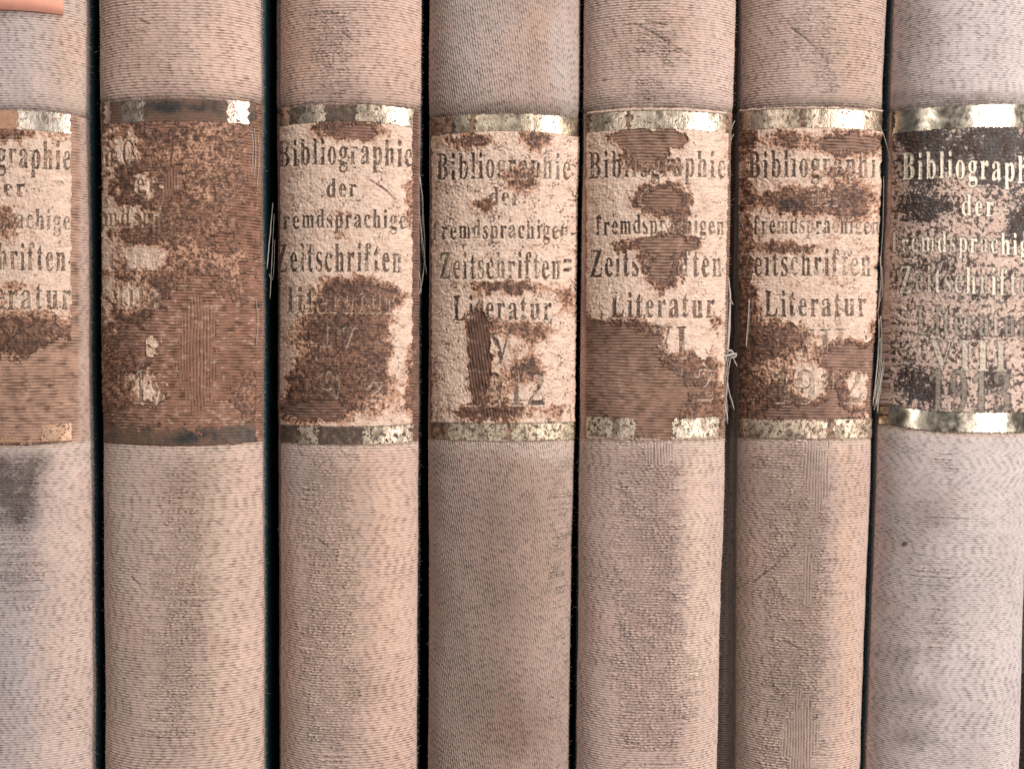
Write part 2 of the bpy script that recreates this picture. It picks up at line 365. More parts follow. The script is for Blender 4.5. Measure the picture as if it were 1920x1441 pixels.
# ------------------------------------------------------------------ the seven volumes (measurements in photograph pixels)
from math import pi
CREAM = srgb(216, 186, 166)
BROWN_D = srgb(80, 54, 43); BROWN_M = srgb(146, 105, 83); BROWN_L = srgb(184, 140, 114)
STAIN = srgb(158, 108, 82)
BOOKS = [
 dict(seed=11, L=(-132, -112), R=(158, 172), sh=(14, 14, 0, 0), yoff=.0006, bulge=.0054,
      pitch=.45, dash=1.5, relief=.055, base=srgb(206, 180, 166), warp=1.0,
      tints=[(20, 110, 70, 90, srgb(192, 174, 170), .6), (130, 100, 40, 90, srgb(214, 176, 146), .7), (30, 950, 60, 120, srgb(182, 166, 160), .75), (20, 1250, 60, 200, srgb(196, 180, 176), .8), (120, 1150, 45, 350, srgb(222, 188, 164), .6)],
      stains=[(45, 905, 26, 48, 1.1), (5, 900, 16, 46, 1.1), (40, 965, 28, 26, .8), (80, 868, 20, 18, .6), (20, 1090, 40, 60, .2)],
      worn=[(30, 1000, 60, 200, .6)], ribs=[],
      label=(-128, 134, 206, 835, 9, 7), c0=.62,
      cream=[(40, 640, 120, 50, -1.5), (30, 760, 140, 70, -2.2), (110, 790, 40, 40, -1), (15, 250, 42, 13, -1.5), (8, 415, 26, 26, -1.2), (110, 255, 26, 12, -.7), (60, 625, 50, 20, -.5), (20, 540, 60, 10, -.5)],
      bare=[(60, 750, 140, 66, 2.0), (10, 262, 30, 8, 1.2), (120, 700, 40, 60, 1.5), (0, 640, 26, 20, .5)], bare_col=srgb(182, 136, 110),
      dark=[(40, 640, 60, 34, .5), (105, 712, 20, 18, .9), (20, 735, 20, 14, .3)], speck=.25, char=.0,
      text=[('Bibliographie', -116, 132, 316, 50, .9), ('der', -18, 47, 370, 34, .8), ('fremdsprachige', -120, 131, 430, 36, .75), ('Zeitschriften-', -112, 136, 507, 48, .8), ('Literatur', -78, 133, 581, 50, .7), ('1909', -60, 62, 690, 22, .25)],
      top=(206, 243, 9), bot=(796, 830, -4), topf=[(32, 134)], botf=[(76, 152)], foilcol=srgb(238, 226, 204)),
 dict(seed=23, crease=[[(262, 38), (280, 46)], [(246, 1080), (262, 1096)], [(400, 975), (416, 985)]], L=(187, 199), R=(489, 494), sh=(0, 0, 0, 0), yoff=.0002, bulge=.0054,
      pitch=.50, dash=1.9, relief=.070, base=srgb(208, 174, 154), warp=.9,
      tints=[(240, 90, 70, 100, srgb(192, 150, 122), .4), (430, 110, 40, 90, srgb(222, 180, 152), .6), (260, 900, 70, 200, srgb(204, 176, 160), .7), (370, 1000, 70, 300, srgb(190, 160, 136), .7), (450, 1200, 40, 400, srgb(222, 188, 164), .6), (300, 1350, 70, 120, srgb(198, 170, 152), .6)],
      stains=[(330, 900, 40, 30, .2), (300, 1240, 60, 30, .12)],
      worn=[(340, 1000, 50, 130, .7), (330, 1260, 60, 160, .7), (260, 60, 30, 60, .3)], ribs=[],
      label=(192, 480, 186, 836, 7, 7), c0=-.62,
      cream=[(204, 420, 12, 190, 1.2), (240, 278, 18, 24, 1.2), (272, 348, 20, 16, 1.3), (250, 402, 46, 14, 1.0), (262, 482, 46, 30, .8), (250, 552, 34, 26, 1.0), (288, 648, 26, 22, 1.3), (280, 728, 30, 28, 1.3), (360, 285, 60, 30, .55), (380, 360, 36, 20, .45), (300, 480, 60, 22, .35), (390, 480, 46, 25, .4), (440, 540, 40, 60, .3), (370, 555, 50, 16, .4), (420, 240, 40, 16, .4), (350, 640, 70, 60, -.6), (400, 740, 80, 50, -.6)],
      bare=[(370, 650, 80, 120, 1.5), (322, 345, 30, 30, 1.2), (240, 640, 60, 40, .7), (474, 290, 16, 70, 1.3), (462, 405, 26, 44, 1.2), (474, 520, 16, 80, 1.2), (440, 640, 40, 50, 1.0), (415, 455, 22, 16, .9), (300, 780, 160, 22, 1.0), (310, 242, 36, 12, .9)], bare_col=srgb(150, 102, 78),
      dark=[(300, 250, 60, 20, .5), (340, 700, 60, 40, .3), (250, 350, 30, 40, .6), (300, 420, 50, 40, .4), (300, 600, 100, 20, .5), (330, 770, 40, 30, .3), (420, 740, 18, 30, .5), (450, 640, 14, 20, .5), (300, 540, 40, 25, .5), (270, 690, 50, 14, .7)], speck=.5, char=.0,
      text=[('n.O', 198, 253, 309, 44, .9), ('er', 256, 294, 362, 38, .9), ('mdspr', 196, 303, 423, 34, .9), ('chr', 205, 300, 505, 44, .35), ('lite', 222, 300, 576, 46, .55), ('IV', 263, 318, 668, 42, .8), ('19', 252, 308, 756, 54, .8)],
      top=(184, 228, 7), bot=(796, 834, -5), topf=[(196, 211), (226, 273), (424, 466)], botf=[], foilcol=srgb(236, 214, 190)),
 dict(seed=37, crease=[[(588, 30), (604, 24), (626, 26)], [(640, 60), (660, 76)], [(596, 1010), (612, 1024)]], L=(528, 528), R=(789, 780), sh=(17, 12, 0, 0), yoff=.0, bulge=.0054,
      pitch=.48, dash=1.7, relief=.065, base=srgb(210, 174, 154), warp=1.0,
      tints=[(560, 90, 40, 90, srgb(208, 160, 128), .7), (740, 100, 50, 100, srgb(222, 178, 150), .5), (560, 870, 40, 60, srgb(206, 178, 166), .8), (620, 1100, 50, 250, srgb(196, 164, 138), .6), (730, 1050, 40, 300, srgb(226, 184, 154), .7), (560, 1400, 60, 80, srgb(200, 172, 154), .8), (545, 1250, 18, 200, srgb(206, 160, 132), .6)],
      stains=[(620, 900, 60, 30, .2), (640, 170, 60, 18, .35), (700, 1300, 30, 30, .1)],
      worn=[(620, 80, 40, 90, .85), (615, 1000, 45, 200, .95), (625, 1300, 50, 150, .8)], ribs=[],
      label=(517, 773, 196, 834, 9, 6), c0=.72,
      cream=[(622, 244, 32, 15, -1.7), (672, 244, 40, 17, -1.9), (652, 540, 50, 20, -1.5), (660, 585, 60, 32, -1.7), (650, 630, 84, 34, -1.5), (690, 680, 56, 50, -1.25), (610, 705, 50, 36, -1.35), (590, 765, 60, 24, -2.0), (735, 560, 30, 24, -1.0), (560, 720, 18, 40, -.8), (700, 745, 70, 30, -.5), (768, 380, 10, 60, -.8), (752, 640, 20, 60, 1.2), (650, 400, 12, 10, -.6), (640, 440, 20, 8, -.6), (768, 700, 10, 80, -1.2)],
      bare=[(672, 246, 32, 15, 1.6), (595, 768, 58, 18, 1.6), (700, 668, 34, 14, .7), (690, 600, 30, 30, .5)], bare_col=srgb(132, 92, 74),
      dark=[(622, 240, 30, 12, .7), (640, 545, 60, 16, .6), (630, 620, 50, 26, .7), (620, 690, 30, 20, .3), (560, 700, 26, 26, .4), (700, 700, 40, 30, .4), (610, 740, 50, 14, .6)], speck=.38, char=.15,
      text=[('Bibliographie', 524, 772, 309, 46, 1.1), ('der', 613, 668, 370, 33, 1.1), ('fremdsprachigen', 518, 780, 428, 34, 1.0), ('Zeitschriften', 520, 752, 510, 50, 1.0), ('literatur', 541, 738, 587, 46, .8), ('IV', 600, 668, 650, 36, .35), ('9', 601, 636, 755, 58, 1.0), ('2', 688, 716, 750, 34, .5)],
      top=(192, 228, 12), bot=(800, 834, -5), topf=[(528, 548), (556, 612), (668, 782)], botf=[(560, 600), (678, 778)], foilcol=srgb(232, 214, 186)),
 dict(seed=41, L=(806, 804), R=(1088, 1065), sh=(0, 0, 0, 0), yoff=.0, bulge=.0062,
      pitch=.44, dash=1.2, relief=.060, base=srgb(184, 156, 139), vertical=True, jit=.5, warp=.8,
      tints=[(900, 70, 60, 100, srgb(192, 174, 164), .7), (1020, 70, 30, 80, srgb(186, 146, 120), .5), (960, 120, 30, 60, srgb(200, 166, 144), .5), (1060, 120, 20, 100, srgb(196, 180, 170), .6), (930, 1050, 60, 250, srgb(150, 121, 104), .8), (1010, 1000, 35, 200, srgb(178, 144, 118), .6), (960, 1380, 70, 80, srgb(146, 114, 94), .8), (880, 960, 30, 90, srgb(172, 142, 130), .5), (1030, 850, 50, 20, srgb(206, 180, 162), .8)],
      stains=[(950, 200, 120, 10, .45), (940, 960, 60, 60, .2), (930, 1290, 50, 50, .18), (880, 1330, 30, 40, .12), (950, 1130, 50, 40, .15)],
      worn=[(1050, 1000, 18, 400, .5)], ribs=[],
      label=(810, 1083, 214, 828, 8, 5), c0=.85,
      cream=[(875, 265, 48, 14, -1.3), (1002, 262, 28, 20, -1.5), (975, 335, 34, 26, -1.3), (905, 384, 20, 12, -1.5), (955, 538, 62, 11, -1.6), (1062, 562, 16, 26, -1.2), (898, 665, 19, 78, -2.4), (990, 695, 34, 22, -1.3), (992, 622, 40, 14, -1.1), (920, 772, 60, 14, -2.0), (1040, 770, 24, 14, -1.0), (930, 610, 60, 14, -.9), (940, 720, 30, 40, -.6), (1000, 650, 40, 20, -.5)],
      bare=[(897, 665, 19, 72, 2.0), (935, 776, 30, 10, 1.0), (1005, 262, 18, 14, .6)], bare_col=srgb(112, 76, 58),
      dark=[(880, 262, 40, 10, .4), (960, 540, 50, 8, .5), (910, 770, 40, 10, .7), (985, 690, 30, 16, .6)], speck=.75, char=.05,
      text=[('Bibliographie', 820, 1068, 335, 47, .85), ('der', 918, 973, 386, 33, .7), ('fremdsprachigen-', 814, 1076, 448, 33, .9), ('Zeitschriften=', 826, 1070, 523, 47, .85), ('Literatur', 850, 1033, 601, 44, .8), ('V', 918, 957, 684, 56, .6), ('1912', 872, 1020, 760, 56, .55)],
      top=(212, 246, 11), bot=(794, 826, -3), topf=[(852, 884), (890, 1083)], botf=[(840, 952), (958, 1080)], foilcol=srgb(228, 212, 180)),
 dict(seed=53, crease=[[(1198, 50), (1232, 66), (1262, 86), (1292, 106)], [(1210, 40), (1250, 48)], [(1130, 152), (1136, 150)]], L=(1097, 1081), R=(1375, 1340), sh=(0, 0, 0, 0), yoff=-.0010, bulge=.0054,
      pitch=.45, dash=1.5, relief=.078, base=srgb(212, 180, 162), warp=1.0,
      tints=[(1150, 100, 40, 120, srgb(214, 178, 154), .5), (1240, 60, 60, 70, srgb(198, 162, 136), .6), (1130, 1000, 40, 250, srgb(206, 172, 154), .7), (1230, 1000, 50, 300, srgb(188, 156, 138), .75), (1310, 1000, 24, 400, srgb(226, 194, 166), .7), (1250, 1350, 60, 100, srgb(198, 164, 146), .6)],
      stains=[(1240, 182, 60, 12, .4), (1130, 190, 30, 8, .3)],
      worn=[(1215, 1000, 52, 220, 1.2), (1230, 1280, 62, 130, 1.1), (1235, 80, 50, 40, .8), (1215, 170, 40, 20, .8)], ribs=[(1240, 848, 30, 20, 1.1)],
      label=(1100, 1361, 202, 826, 8, 4), c0=.80,
      cream=[(1190, 258, 42, 14, -1.9), (1252, 262, 30, 16, -2.0), (1208, 290, 32, 24, -2.2), (1240, 312, 40, 12, -1.3), (1242, 374, 44, 26, -2.5), (1275, 420, 14, 28, -1.7), (1250, 458, 54, 17, -2.4), (1238, 505, 32, 34, -2.0), (1170, 655, 76, 46, -2.6), (1180, 730, 100, 50, -2.8), (1290, 700, 46, 46, -1.6), (1260, 780, 60, 30, -2.5), (1110, 690, 16, 80, -1.4), (1160, 462, 14, 12, -1.2), (1340, 600, 10, 40, -.7), (1130, 385, 26, 22, -.3), (1330, 760, 30, 30, -.8), (1255, 665, 30, 30, 1.3), (1315, 690, 10, 40, 1.0), (1130, 770, 40, 30, -.8)],
      bare=[(1200, 260, 44, 18, 1.6), (1252, 262, 32, 18, 1.6), (1215, 292, 30, 20, 1.0), (1242, 374, 38, 22, 1.2), (1252, 458, 52, 14, 1.6), (1240, 500, 30, 30, 1.0), (1165, 660, 70, 50, 1.5), (1180, 740, 100, 40, 1.6), (1230, 805, 34, 34, 2.0), (1110, 660, 18, 150, 1.4), (1290, 720, 34, 30, .3)], bare_col=srgb(150, 110, 88),
      dark=[(1242, 374, 36, 22, .4), (1240, 505, 30, 30, .35), (1140, 700, 40, 30, .35), (1230, 720, 40, 40, .5), (1130, 385, 26, 24, .3)], speck=.22, char=.0,
      text=[('Bibliographie', 1106, 1358, 332, 47, .75), ('der', 1196, 1262, 384, 33, .7), ('fremdsprachigen', 1118, 1356, 439, 34, .95), ('Zeitschriften', 1108, 1352, 519, 48, .85), ('Literatur', 1146, 1338, 596, 46, .95), ('VI', 1222, 1286, 671, 56, .7), ('19', 1150, 1240, 752, 58, .4), ('12', 1252, 1334, 750, 56, .7)],
      top=(208, 242, 8), bot=(784, 822, -5), topf=[(1108, 1178), (1183, 1360)], botf=[(1093, 1192), (1258, 1350)], foilcol=srgb(236, 220, 192)),
 dict(seed=67, crease=[[(1482, 52), (1512, 74), (1540, 104), (1552, 118)], [(1490, 1020), (1452, 1060), (1410, 1090)], [(1470, 1200), (1500, 1216)]], step=.0028, L=(1392, 1382), R=(1663, 1613), sh=(12, 36, 0, 0), yoff=.0008, bulge=.0054,
      pitch=.46, dash=1.5, relief=.070, base=srgb(202, 172, 154), warp=1.0,
      tints=[(1440, 100, 40, 120, srgb(186, 152, 130), .5), (1600, 100, 40, 120, srgb(206, 166, 138), .6), (1430, 1000, 50, 300, srgb(196, 160, 140), .6), (1510, 1100, 40, 350, srgb(176, 146, 126), .75), (1590, 1050, 24, 400, srgb(220, 180, 152), .8)],
      stains=[(1520, 190, 80, 9, .4), (1480, 1290, 30, 60, .25), (1400, 900, 40, 30, .15)],
      worn=[(1520, 60, 34, 50, 1.2), (1545, 150, 28, 40, .8), (1480, 880, 50, 60, .8), (1500, 1040, 52, 130, 1.2), (1490, 1250, 44, 130, 1.2), (1480, 1400, 50, 60, 1)], ribs=[(1532, 886, 24, 60, 1.2), (1514, 1080, 9, 60, .8), (1500, 1385, 30, 80, 1.1)],
      label=(1386, 1654, 200, 824, 6, 4), c0=.55,
      cream=[(1480, 262, 26, 16, -1.2), (1590, 270, 52, 18, -1.8), (1400, 262, 20, 24, -.9), (1495, 378, 60, 20, -1.7), (1590, 378, 36, 30, -1.6), (1475, 466, 50, 9, -1.1), (1400, 420, 12, 180, -.6), (1560, 325, 40, 10, -.7), (1440, 640, 60, 34, -1.3), (1400, 560, 14, 60, -1.3), (1590, 672, 50, 26, -2.0), (1500, 770, 100, 20, -1.8), (1570, 725, 26, 44, -1.2), (1450, 740, 60, 30, -1.0), (1400, 700, 24, 100, -.7), (1480, 625, 40, 14, -.7), (1524, 722, 24, 30, 1.1), (1600, 722, 16, 30, .9), (1560, 590, 70, 24, .5), (1640, 700, 12, 80, -1.4)],
      bare=[(1595, 270, 48, 15, 1.5), (1595, 672, 50, 22, 1.6), (1510, 775, 90, 12, 1.5), (1580, 378, 28, 24, .5), (1635, 740, 16, 60, 1.2), (1560, 745, 20, 26, .9)], bare_col=srgb(148, 108, 88),
      dark=[(1484, 386, 24, 11, 1.6), (1590, 372, 30, 20, .4), (1420, 640, 40, 30, .5), (1470, 740, 50, 30, .5), (1480, 680, 16, 20, .5), (1400, 270, 16, 20, .4), (1560, 780, 60, 20, .4)], speck=.30, char=.0,
      text=[('Bibliographie', 1404, 1660, 333, 47, .8), ('der', 1518, 1574, 386, 33, .4), ('fremdsprachigen', 1414, 1646, 439, 33, .6), ('Zeitschriften-', 1388, 1645, 518, 48, .7), ('Literatur', 1434, 1622, 594, 46, 1.0), ('VII', 1488, 1584, 672, 52, .5), ('1912', 1450, 1614, 755, 56, .45)],
      top=(204, 240, 7), bot=(786, 822, -3), topf=[(1392, 1500), (1508, 1655)], botf=[(1386, 1552), (1560, 1636)], foilcol=srgb(232, 212, 182)),
 dict(seed=79, L=(1675, 1622), R=(1948, 1906), sh=(0, 0, 0, 0), yoff=-.0004, bulge=.0064,
      pitch=.39, dash=1.7, relief=.042, base=srgb(214, 199, 191), warp=1.0,
      tints=[(1740, 60, 40, 100, srgb(186, 170, 162), .6), (1850, 80, 60, 100, srgb(200, 188, 182), .6), (1740, 960, 50, 60, srgb(178, 160, 152), .7), (1760, 1150, 40, 120, srgb(172, 158, 150), .6), (1850, 1100, 50, 300, srgb(208, 194, 186), .8), (1700, 1300, 26, 150, srgb(176, 160, 150), .6), (1800, 1380, 50, 60, srgb(190, 178, 172), .5)],
      stains=[(1800, 182, 130, 9, .5), (1730, 1310, 34, 16, .4), (1710, 1380, 34, 18, .4), (1700, 1230, 30, 14, .25), (1696, 1016, 3.2, 3.2, 2.5), (1760, 960, 50, 30, .15)],
      worn=[(1760, 1040, 60, 200, .4)], ribs=[],
      label=(1674, 1948, 196, 814, 14, 6), c0=.60, tl=1,
      cream=[],
      bare=[], bare_col=srgb(150, 120, 100),
      dark=[(1730, 262, 50, 34, 2.0), (1870, 262, 60, 40, 1.9), (1725, 322, 40, 24, 1.4), (1738, 388, 48, 40, 1.6), (1860, 330, 60, 30, 1.3), (1912, 400, 26, 40, 1.3), (1895, 440, 40, 22, 1.0), (1785, 300, 26, 16, 1.0), (1765, 500, 40, 30, .9), (1695, 500, 22, 20, .6), (1830, 560, 90, 26, .8), (1725, 690, 40, 26, .9), (1705, 730, 36, 22, 1.1), (1770, 735, 60, 30, .7), (1865, 712, 26, 34, 1.3), (1730, 745, 20, 14, .8), (1840, 625, 90, 10, .9), (1900, 520, 40, 20, .6), (1680, 640, 20, 60, .3), (1780, 440, 60, 26, -.8), (1790, 350, 30, 22, -.8)], speck=1.0, char=1.0,
      text=[('Bibliographie', 1693, 1962, 335, 48, -1.0), ('der', 1803, 1862, 404, 38, -1.0), ('fremdsprachigen', 1674, 1966, 473, 38, -.6), ('Zeitschriften-', 1688, 1966, 550, 48, -.4), ('Literatur', 1720, 1925, 628, 50, -.20), ('VIII', 1743, 1886, 694, 54, -.26), ('1913', 1742, 1892, 773, 72, -.12)],
      top=(193, 238, 15), bot=(776, 814, -15), topf=[(1675, 1948)], botf=[(1662, 1948)], foilcol=srgb(236, 224, 196), polished=True),
]
TITLES = [
 'beige volume cut off by the left picture edge, peach paper sticker above its title',
 'tan volume with its title rubbed almost fully to brown and one small bright gilt chip',
 'tan volume with a large dark stain under cream title words and a lone 9',
 'brown volume with upright threads and a narrow dark slit left of the 12',
 'pinkish volume with a stepped brown hole torn through the middle of its cream title',
 'tan volume with a dark oval spot beside the word der on its cream title',
 'pale grey volume with shiny gilt bands and a charcoal speckled title dated 1913',
]

BOOK_H = 0.236
HT, HB = 0.0, 1441.0

def spine_profile(n_front, shl, shr):
    """columns: (kind, s, depth, outward). returns arrays s (-1..1 front), arc positions"""
    return

def build_book(i, B):
    rng = random.Random(B['seed']); sd = B['seed']
    # ---- where the spine stands: straight edges measured at the top and the bottom row
    xlt, zt = unproject(B['L'][0], HT); xlb, zb = unproject(B['L'][1], HB)
    xrt, _ = unproject(B['R'][0], HT); xrb, _ = unproject(B['R'][1], HB)
    hw = lambda z: .00016 * perlin(z / .021 + 0 * z, 0 * z + .37, sd) + .00006 * perlin(z / .0055, 0 * z + .77, sd + 1) + .5 * ((xrt - xlt) * (z - zb) / (zt - zb) + (xrb - xlb) * (zt - z) / (zt - zb))
    ct = .5 * (xlt + xrt); cb = .5 * (xlb + xrb)
    lean = (ct - cb) / (zt - zb)
    x_base = cb - lean * zb
    shl_t, shl_b, shr_t, shr_b = [v * PX for v in B['sh']]
    lerpz = lambda a, b, z: a * (z - zb) / (zt - zb) + b * (zt - z) / (zt - zb)
    yoff = B['yoff']
    root = bpy.data.objects.new('book', None); COL.objects.link(root)
    root.empty_display_size = .02
    root.location = (x_base, 0, 0.0)
    root.rotation_euler = (0, math.atan(lean), 0)
    root['label'] = TITLES[i]; root['category'] = 'book'
    root['group'] = 'old cloth-bound volumes standing in a row'
    bpy.context.view_layer.update()
    bul = B['bulge']
    # ---- rows
    z0d, _z = unproject(0, 1441 + 90)[1], 0
    z1d = unproject(0, -90)[1]
    zd = np.arange(z0d, z1d, 1.0 * PX)
    zs = np.concatenate([np.linspace(.0006, z0d, 50, endpoint=False), zd, np.linspace(z1d, BOOK_H - .0004, 50)])
    W = hw(.12)
    # ---- columns: s in -1..1 spaced by arc length
    S = np.linspace(-1, 1, 4001)
    def yprof(s): return -bul * np.power(np.clip(1 - np.abs(s) ** 2.2, 0, 1), .66)
    arc = np.concatenate([[0], np.cumsum(np.hypot(np.diff(S * W), np.diff(yprof(S))))])
    du = (1.35 if B.get('vertical') else 1.7) * PX
    if B.get('vertical'): du = 1.1 * PX
    nf = int(arc[-1] / du)
    sf = np.interp(np.linspace(0, arc[-1], nf), arc, S); uf = np.linspace(0, arc[-1], nf)
    # shoulders: step back, then outward strip, then round back
    def build_cols(z):
        return
    Z = zs[:, None]
    hwz = hw(zs)[:, None]
    def side(sign, st, sb):
        w = lerpz(st, sb, zs)[:, None]
        cols = []
        step = B.get('step', .0034)
        if st == 0 and sb == 0:
            for t in np.linspace(.1, 1, 10): cols.append((sign * (hwz - .0002 * t), yoff + .0024 * t + 0 * Z, .0024 * t))
            for t in np.linspace(.2, 1, 8): cols.append((sign * (hwz - .0002 - .0016 * t), yoff + .0024 + .0016 * t + 0 * Z, .0024 + .002 * t))
            return cols
        for t in np.linspace(.12, 1, 9): cols.append((hwz * sign + 0 * w + sign * w * .04 * t, yoff + step * t, step * t))
        for t in np.linspace(.12, 1, 8): cols.append((sign * (hwz + w * (.04 + .96 * t)), yoff + step + .0003 * t * t + 0 * w, step + float(max(st, sb)) * t))
        for t in np.linspace(.1, 1, 10): cols.append((sign * (hwz + w - .0008 * t), yoff + step + .0003 + .002 * t + 0 * w, step + float(max(st, sb)) + .002 * t))
        return cols
    Lc = side(-1, shl_t, shl_b)[::-1]; Rc = side(1, shr_t, shr_b)
    cols_x = []; cols_y = []; cols_u = []; front = []
    for x, y, d in Lc: cols_x.append(x + 0 * Z); cols_y.append(y + 0 * Z); cols_u.append(-d); front.append(0)
    Xf = sf[None, :] * hwz; Yf = yoff + yprof(sf)[None, :] + 0 * Z
    X = np.concatenate([np.concatenate(cols_x, 1), Xf] + [c[0] + 0 * Z for c in Rc], 1)
    Y = np.concatenate([np.concatenate(cols_y, 1), Yf] + [c[1] + 0 * Z for c in Rc], 1)
    U = np.concatenate([np.array(cols_u), uf, arc[-1] + np.array([c[2] for c in Rc])])[None, :] + 0 * X
    nl = len(Lc); nr = len(Rc)
    isf = np.zeros(X.shape[1], bool); isf[nl:nl + nf] = True
    # gentle handmade unevenness
    Y = Y + .00035 * perlin(U / .02, Z / .03, sd) + .00012 * perlin(U / .006, Z / .009, sd + 1)
    P = np.stack([X, Y, Z + 0 * X], -1)
    def normals(P):
        du_ = np.gradient(P, axis=1); dv = np.gradient(P, axis=0)
        n = np.cross(du_, dv); n /= np.linalg.norm(n, axis=-1)[..., None] + 1e-12
        return n
    Nn = normals(P)
    sgn = np.sign((Nn[:, nl + nf // 2, 1]).mean()); Nn *= -sgn
    a = math.atan(lean)
    wx = x_base + P[..., 0] * math.cos(a) + P[..., 2] * math.sin(a)
    wz = -P[..., 0] * math.sin(a) + P[..., 2] * math.cos(a)
    px, py = project(wx, P[..., 1], wz)
    # on the side walls the pattern carries on by arc length
    px[:, :nl] = px[:, nl:nl + 1] + U[:, :nl] / PX
    px[:, nl + nf:] = px[:, nl + nf - 1:nl + nf] + (U[:, nl + nf:] - arc[-1]) / PX
    um = U * 1000; vm = P[..., 2] * 1000
    # ---- weave relief
    h, g = weave(um, vm, B)
    wn = .45 * fbm(um / 5, vm / 5, sd + 40, 3)
    rowh = _hash(np.floor(vm / B['pitch']), 0 * um, sd + 44) - .5
    wn = wn + .45 * rowh
    worn = np.clip(blobs(px + 14 * perlin(px / 25, py / 25, sd), py + 14 * perlin(px / 20, py / 20, sd + 1), B['worn']) + wn, 0, 1)
    worn = sstep(.42, .60, worn)
    hb, gb = basket(um, vm, sd)
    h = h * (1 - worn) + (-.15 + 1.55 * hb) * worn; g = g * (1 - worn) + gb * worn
    colh = _hash(np.floor(um / .55), np.floor(vm / 2.2), sd + 45) - .5
    rb = sstep(.50, .62, .45 * colh + np.clip(blobs(px + 6 * perlin(px / 12, py / 12, sd + 4), py, B['ribs']), 0, 1.5) + .45 * wn)
    hr, gr = ribs(um, vm, sd)
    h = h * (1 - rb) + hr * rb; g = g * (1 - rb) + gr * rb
    # smoother, flattened nap in places
    nap = sstep(.05, .6, fbm(um / 9, vm / 14, sd + 60, 3) + .15)
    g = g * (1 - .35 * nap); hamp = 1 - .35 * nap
    side_m = (~isf)[None, :] + 0 * X
    # ---- pigment
    n1 = fbm(um / 11, vm / 16, sd + 70, 4); n2 = fbm(um / 2.5, vm / 2.5, sd + 71, 4); n3 = perlin(um / .5, vm / .4, sd + 72)
    C = np.ones(X.shape + (3,)) * B['base']
    for (cx, cy, rx, ry, col, am) in B['tints']:
        t = np.clip(am * np.exp(-(((px - cx + 25 * n1) / rx) ** 2 + ((py - cy + 60 * n1) / ry) ** 2) * .7), 0, 1)
        C = mix(C, col, t)
    C = C * (1 + .14 * n1 + .13 * n2 + .10 * n3)[..., None]
    pk = sstep(.1, .7, fbm(um / 7, vm / 12, sd + 90, 3))
    C = C * (1 + pk[..., None] * np.array([.02, -.04, -.06]))
    C = C * (1 - .13 * worn * (1 - inl_(px, py)))[..., None] * np.array([.955, .93, .955])
    st = np.clip(blobs(px + 10 * n2, py + 10 * n1, B['stains']), 0, 3)
    st = np.clip(st * (1.0 + 1.1 * n2 + .5 * n3), 0, 1)
    C = mix(C, srgb(78, 62, 54), st * .8)
    # grime and painted groove shadow along the upper title edge, brighter clean line below the lower
    (lx0, lx1, ly0, ly1, sagt, sagb) = B['label']
    xm = .5 * (lx0 + lx1); hwp = .5 * (lx1 - lx0)
    rel = np.clip((px - xm) / hwp, -1.4, 1.4)
    et = ly0 + sagt * rel ** 2; eb = ly1 - sagb * rel ** 2
    if B.get('tl'): et = 193 + .0003 * (1880 - px) ** 2 + 3; eb = 812 - np.where(px < 1800, .0009 * (1800 - px) ** 2, 0)
    dt = et - py
    gr_t = np.exp(-(np.clip(dt, 0, 60) / 11)) * (dt > -3) * (.72 + .5 * n2 + .4 * n3)
    C = mix(C, srgb(84, 66, 54), np.clip(gr_t, 0, .9))
    db = py - eb
    C = mix(C, srgb(140, 92, 68), np.exp(-((db - 2) / 3.0) ** 2) * np.clip(.55 + .8 * n2, 0, .9))
    C = mix(C, srgb(226, 200, 180), np.clip(np.exp(-(np.clip(db, 0, 60) / 9)) * (db > 0) * (.6 + .6 * n3), 0, .7))
    # glue-stained cloth where the label once sat
    inl = sstep(-2, 3, py - et) * sstep(-2, 3, eb - py) * sstep(-6, 2, px - lx0) 
    inl = inl * sstep(-14, -2, lx1 + 6 - px)
    bc = np.ones_like(C) * B['bare_col'] * (1 + .35 * n2 + .25 * n1)[..., None]
    fl = sstep(.12, .45, fbm(um / 1.3, vm / .9, sd + 75, 4, .6) + .3 * n1)
    bc = mix(bc, srgb(196, 158, 136), fl * (.75 if i == 1 else .35))
    dkf = sstep(.15, .5, fbm(um / 2.2, vm / 1.6, sd + 76, 4, .6) - .2 * n1)
    bc = mix(bc, srgb(92, 62, 48), dkf * (.6 if i in (0, 1) else .4))
    C = C * (1 - inl[..., None]) + bc * inl[..., None]
    inz = sstep(-2, 3, py - et) * sstep(-2, 3, eb - py) * (1 - inl)
    C = mix(C, C * np.array([.86, .74, .66]), inz * .8)
    if 'label':  # the threads are crisper where the label protected them
        h2, g2 = weave(um, vm * 1.0, dict(B, pitch=max(.55, B['pitch']), dash=3.4))
        tz = np.clip(inl, 0, 1); 
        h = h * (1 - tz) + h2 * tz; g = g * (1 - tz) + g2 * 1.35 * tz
        if i == 1:
            rbl = sstep(.50, .58, .35 * colh + .25 * rowh + blobs(px + 8 * n2 * 3, py, [(370, 660, 32, 90, 1.4), (322, 348, 20, 32, 1.4)]))
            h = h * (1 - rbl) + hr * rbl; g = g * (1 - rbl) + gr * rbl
    C = mix(C, C * .10, np.clip(g * (1.35 if B.get('vertical') else 1.05), 0, .95))  # weave gaps darkened in the colour: dirt plus painted self-shadow
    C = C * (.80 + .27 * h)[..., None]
    lum = (C @ np.array([.3, .6, .1]))[..., None]; C = C + (lum - C) * (.18 if i != 6 else 0)
    # occlusion shade painted into the side walls and set-back joint
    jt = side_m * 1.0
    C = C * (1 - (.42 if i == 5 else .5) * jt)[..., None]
    relief = B['relief'] * 1e-3
    crs_ = 0 * px
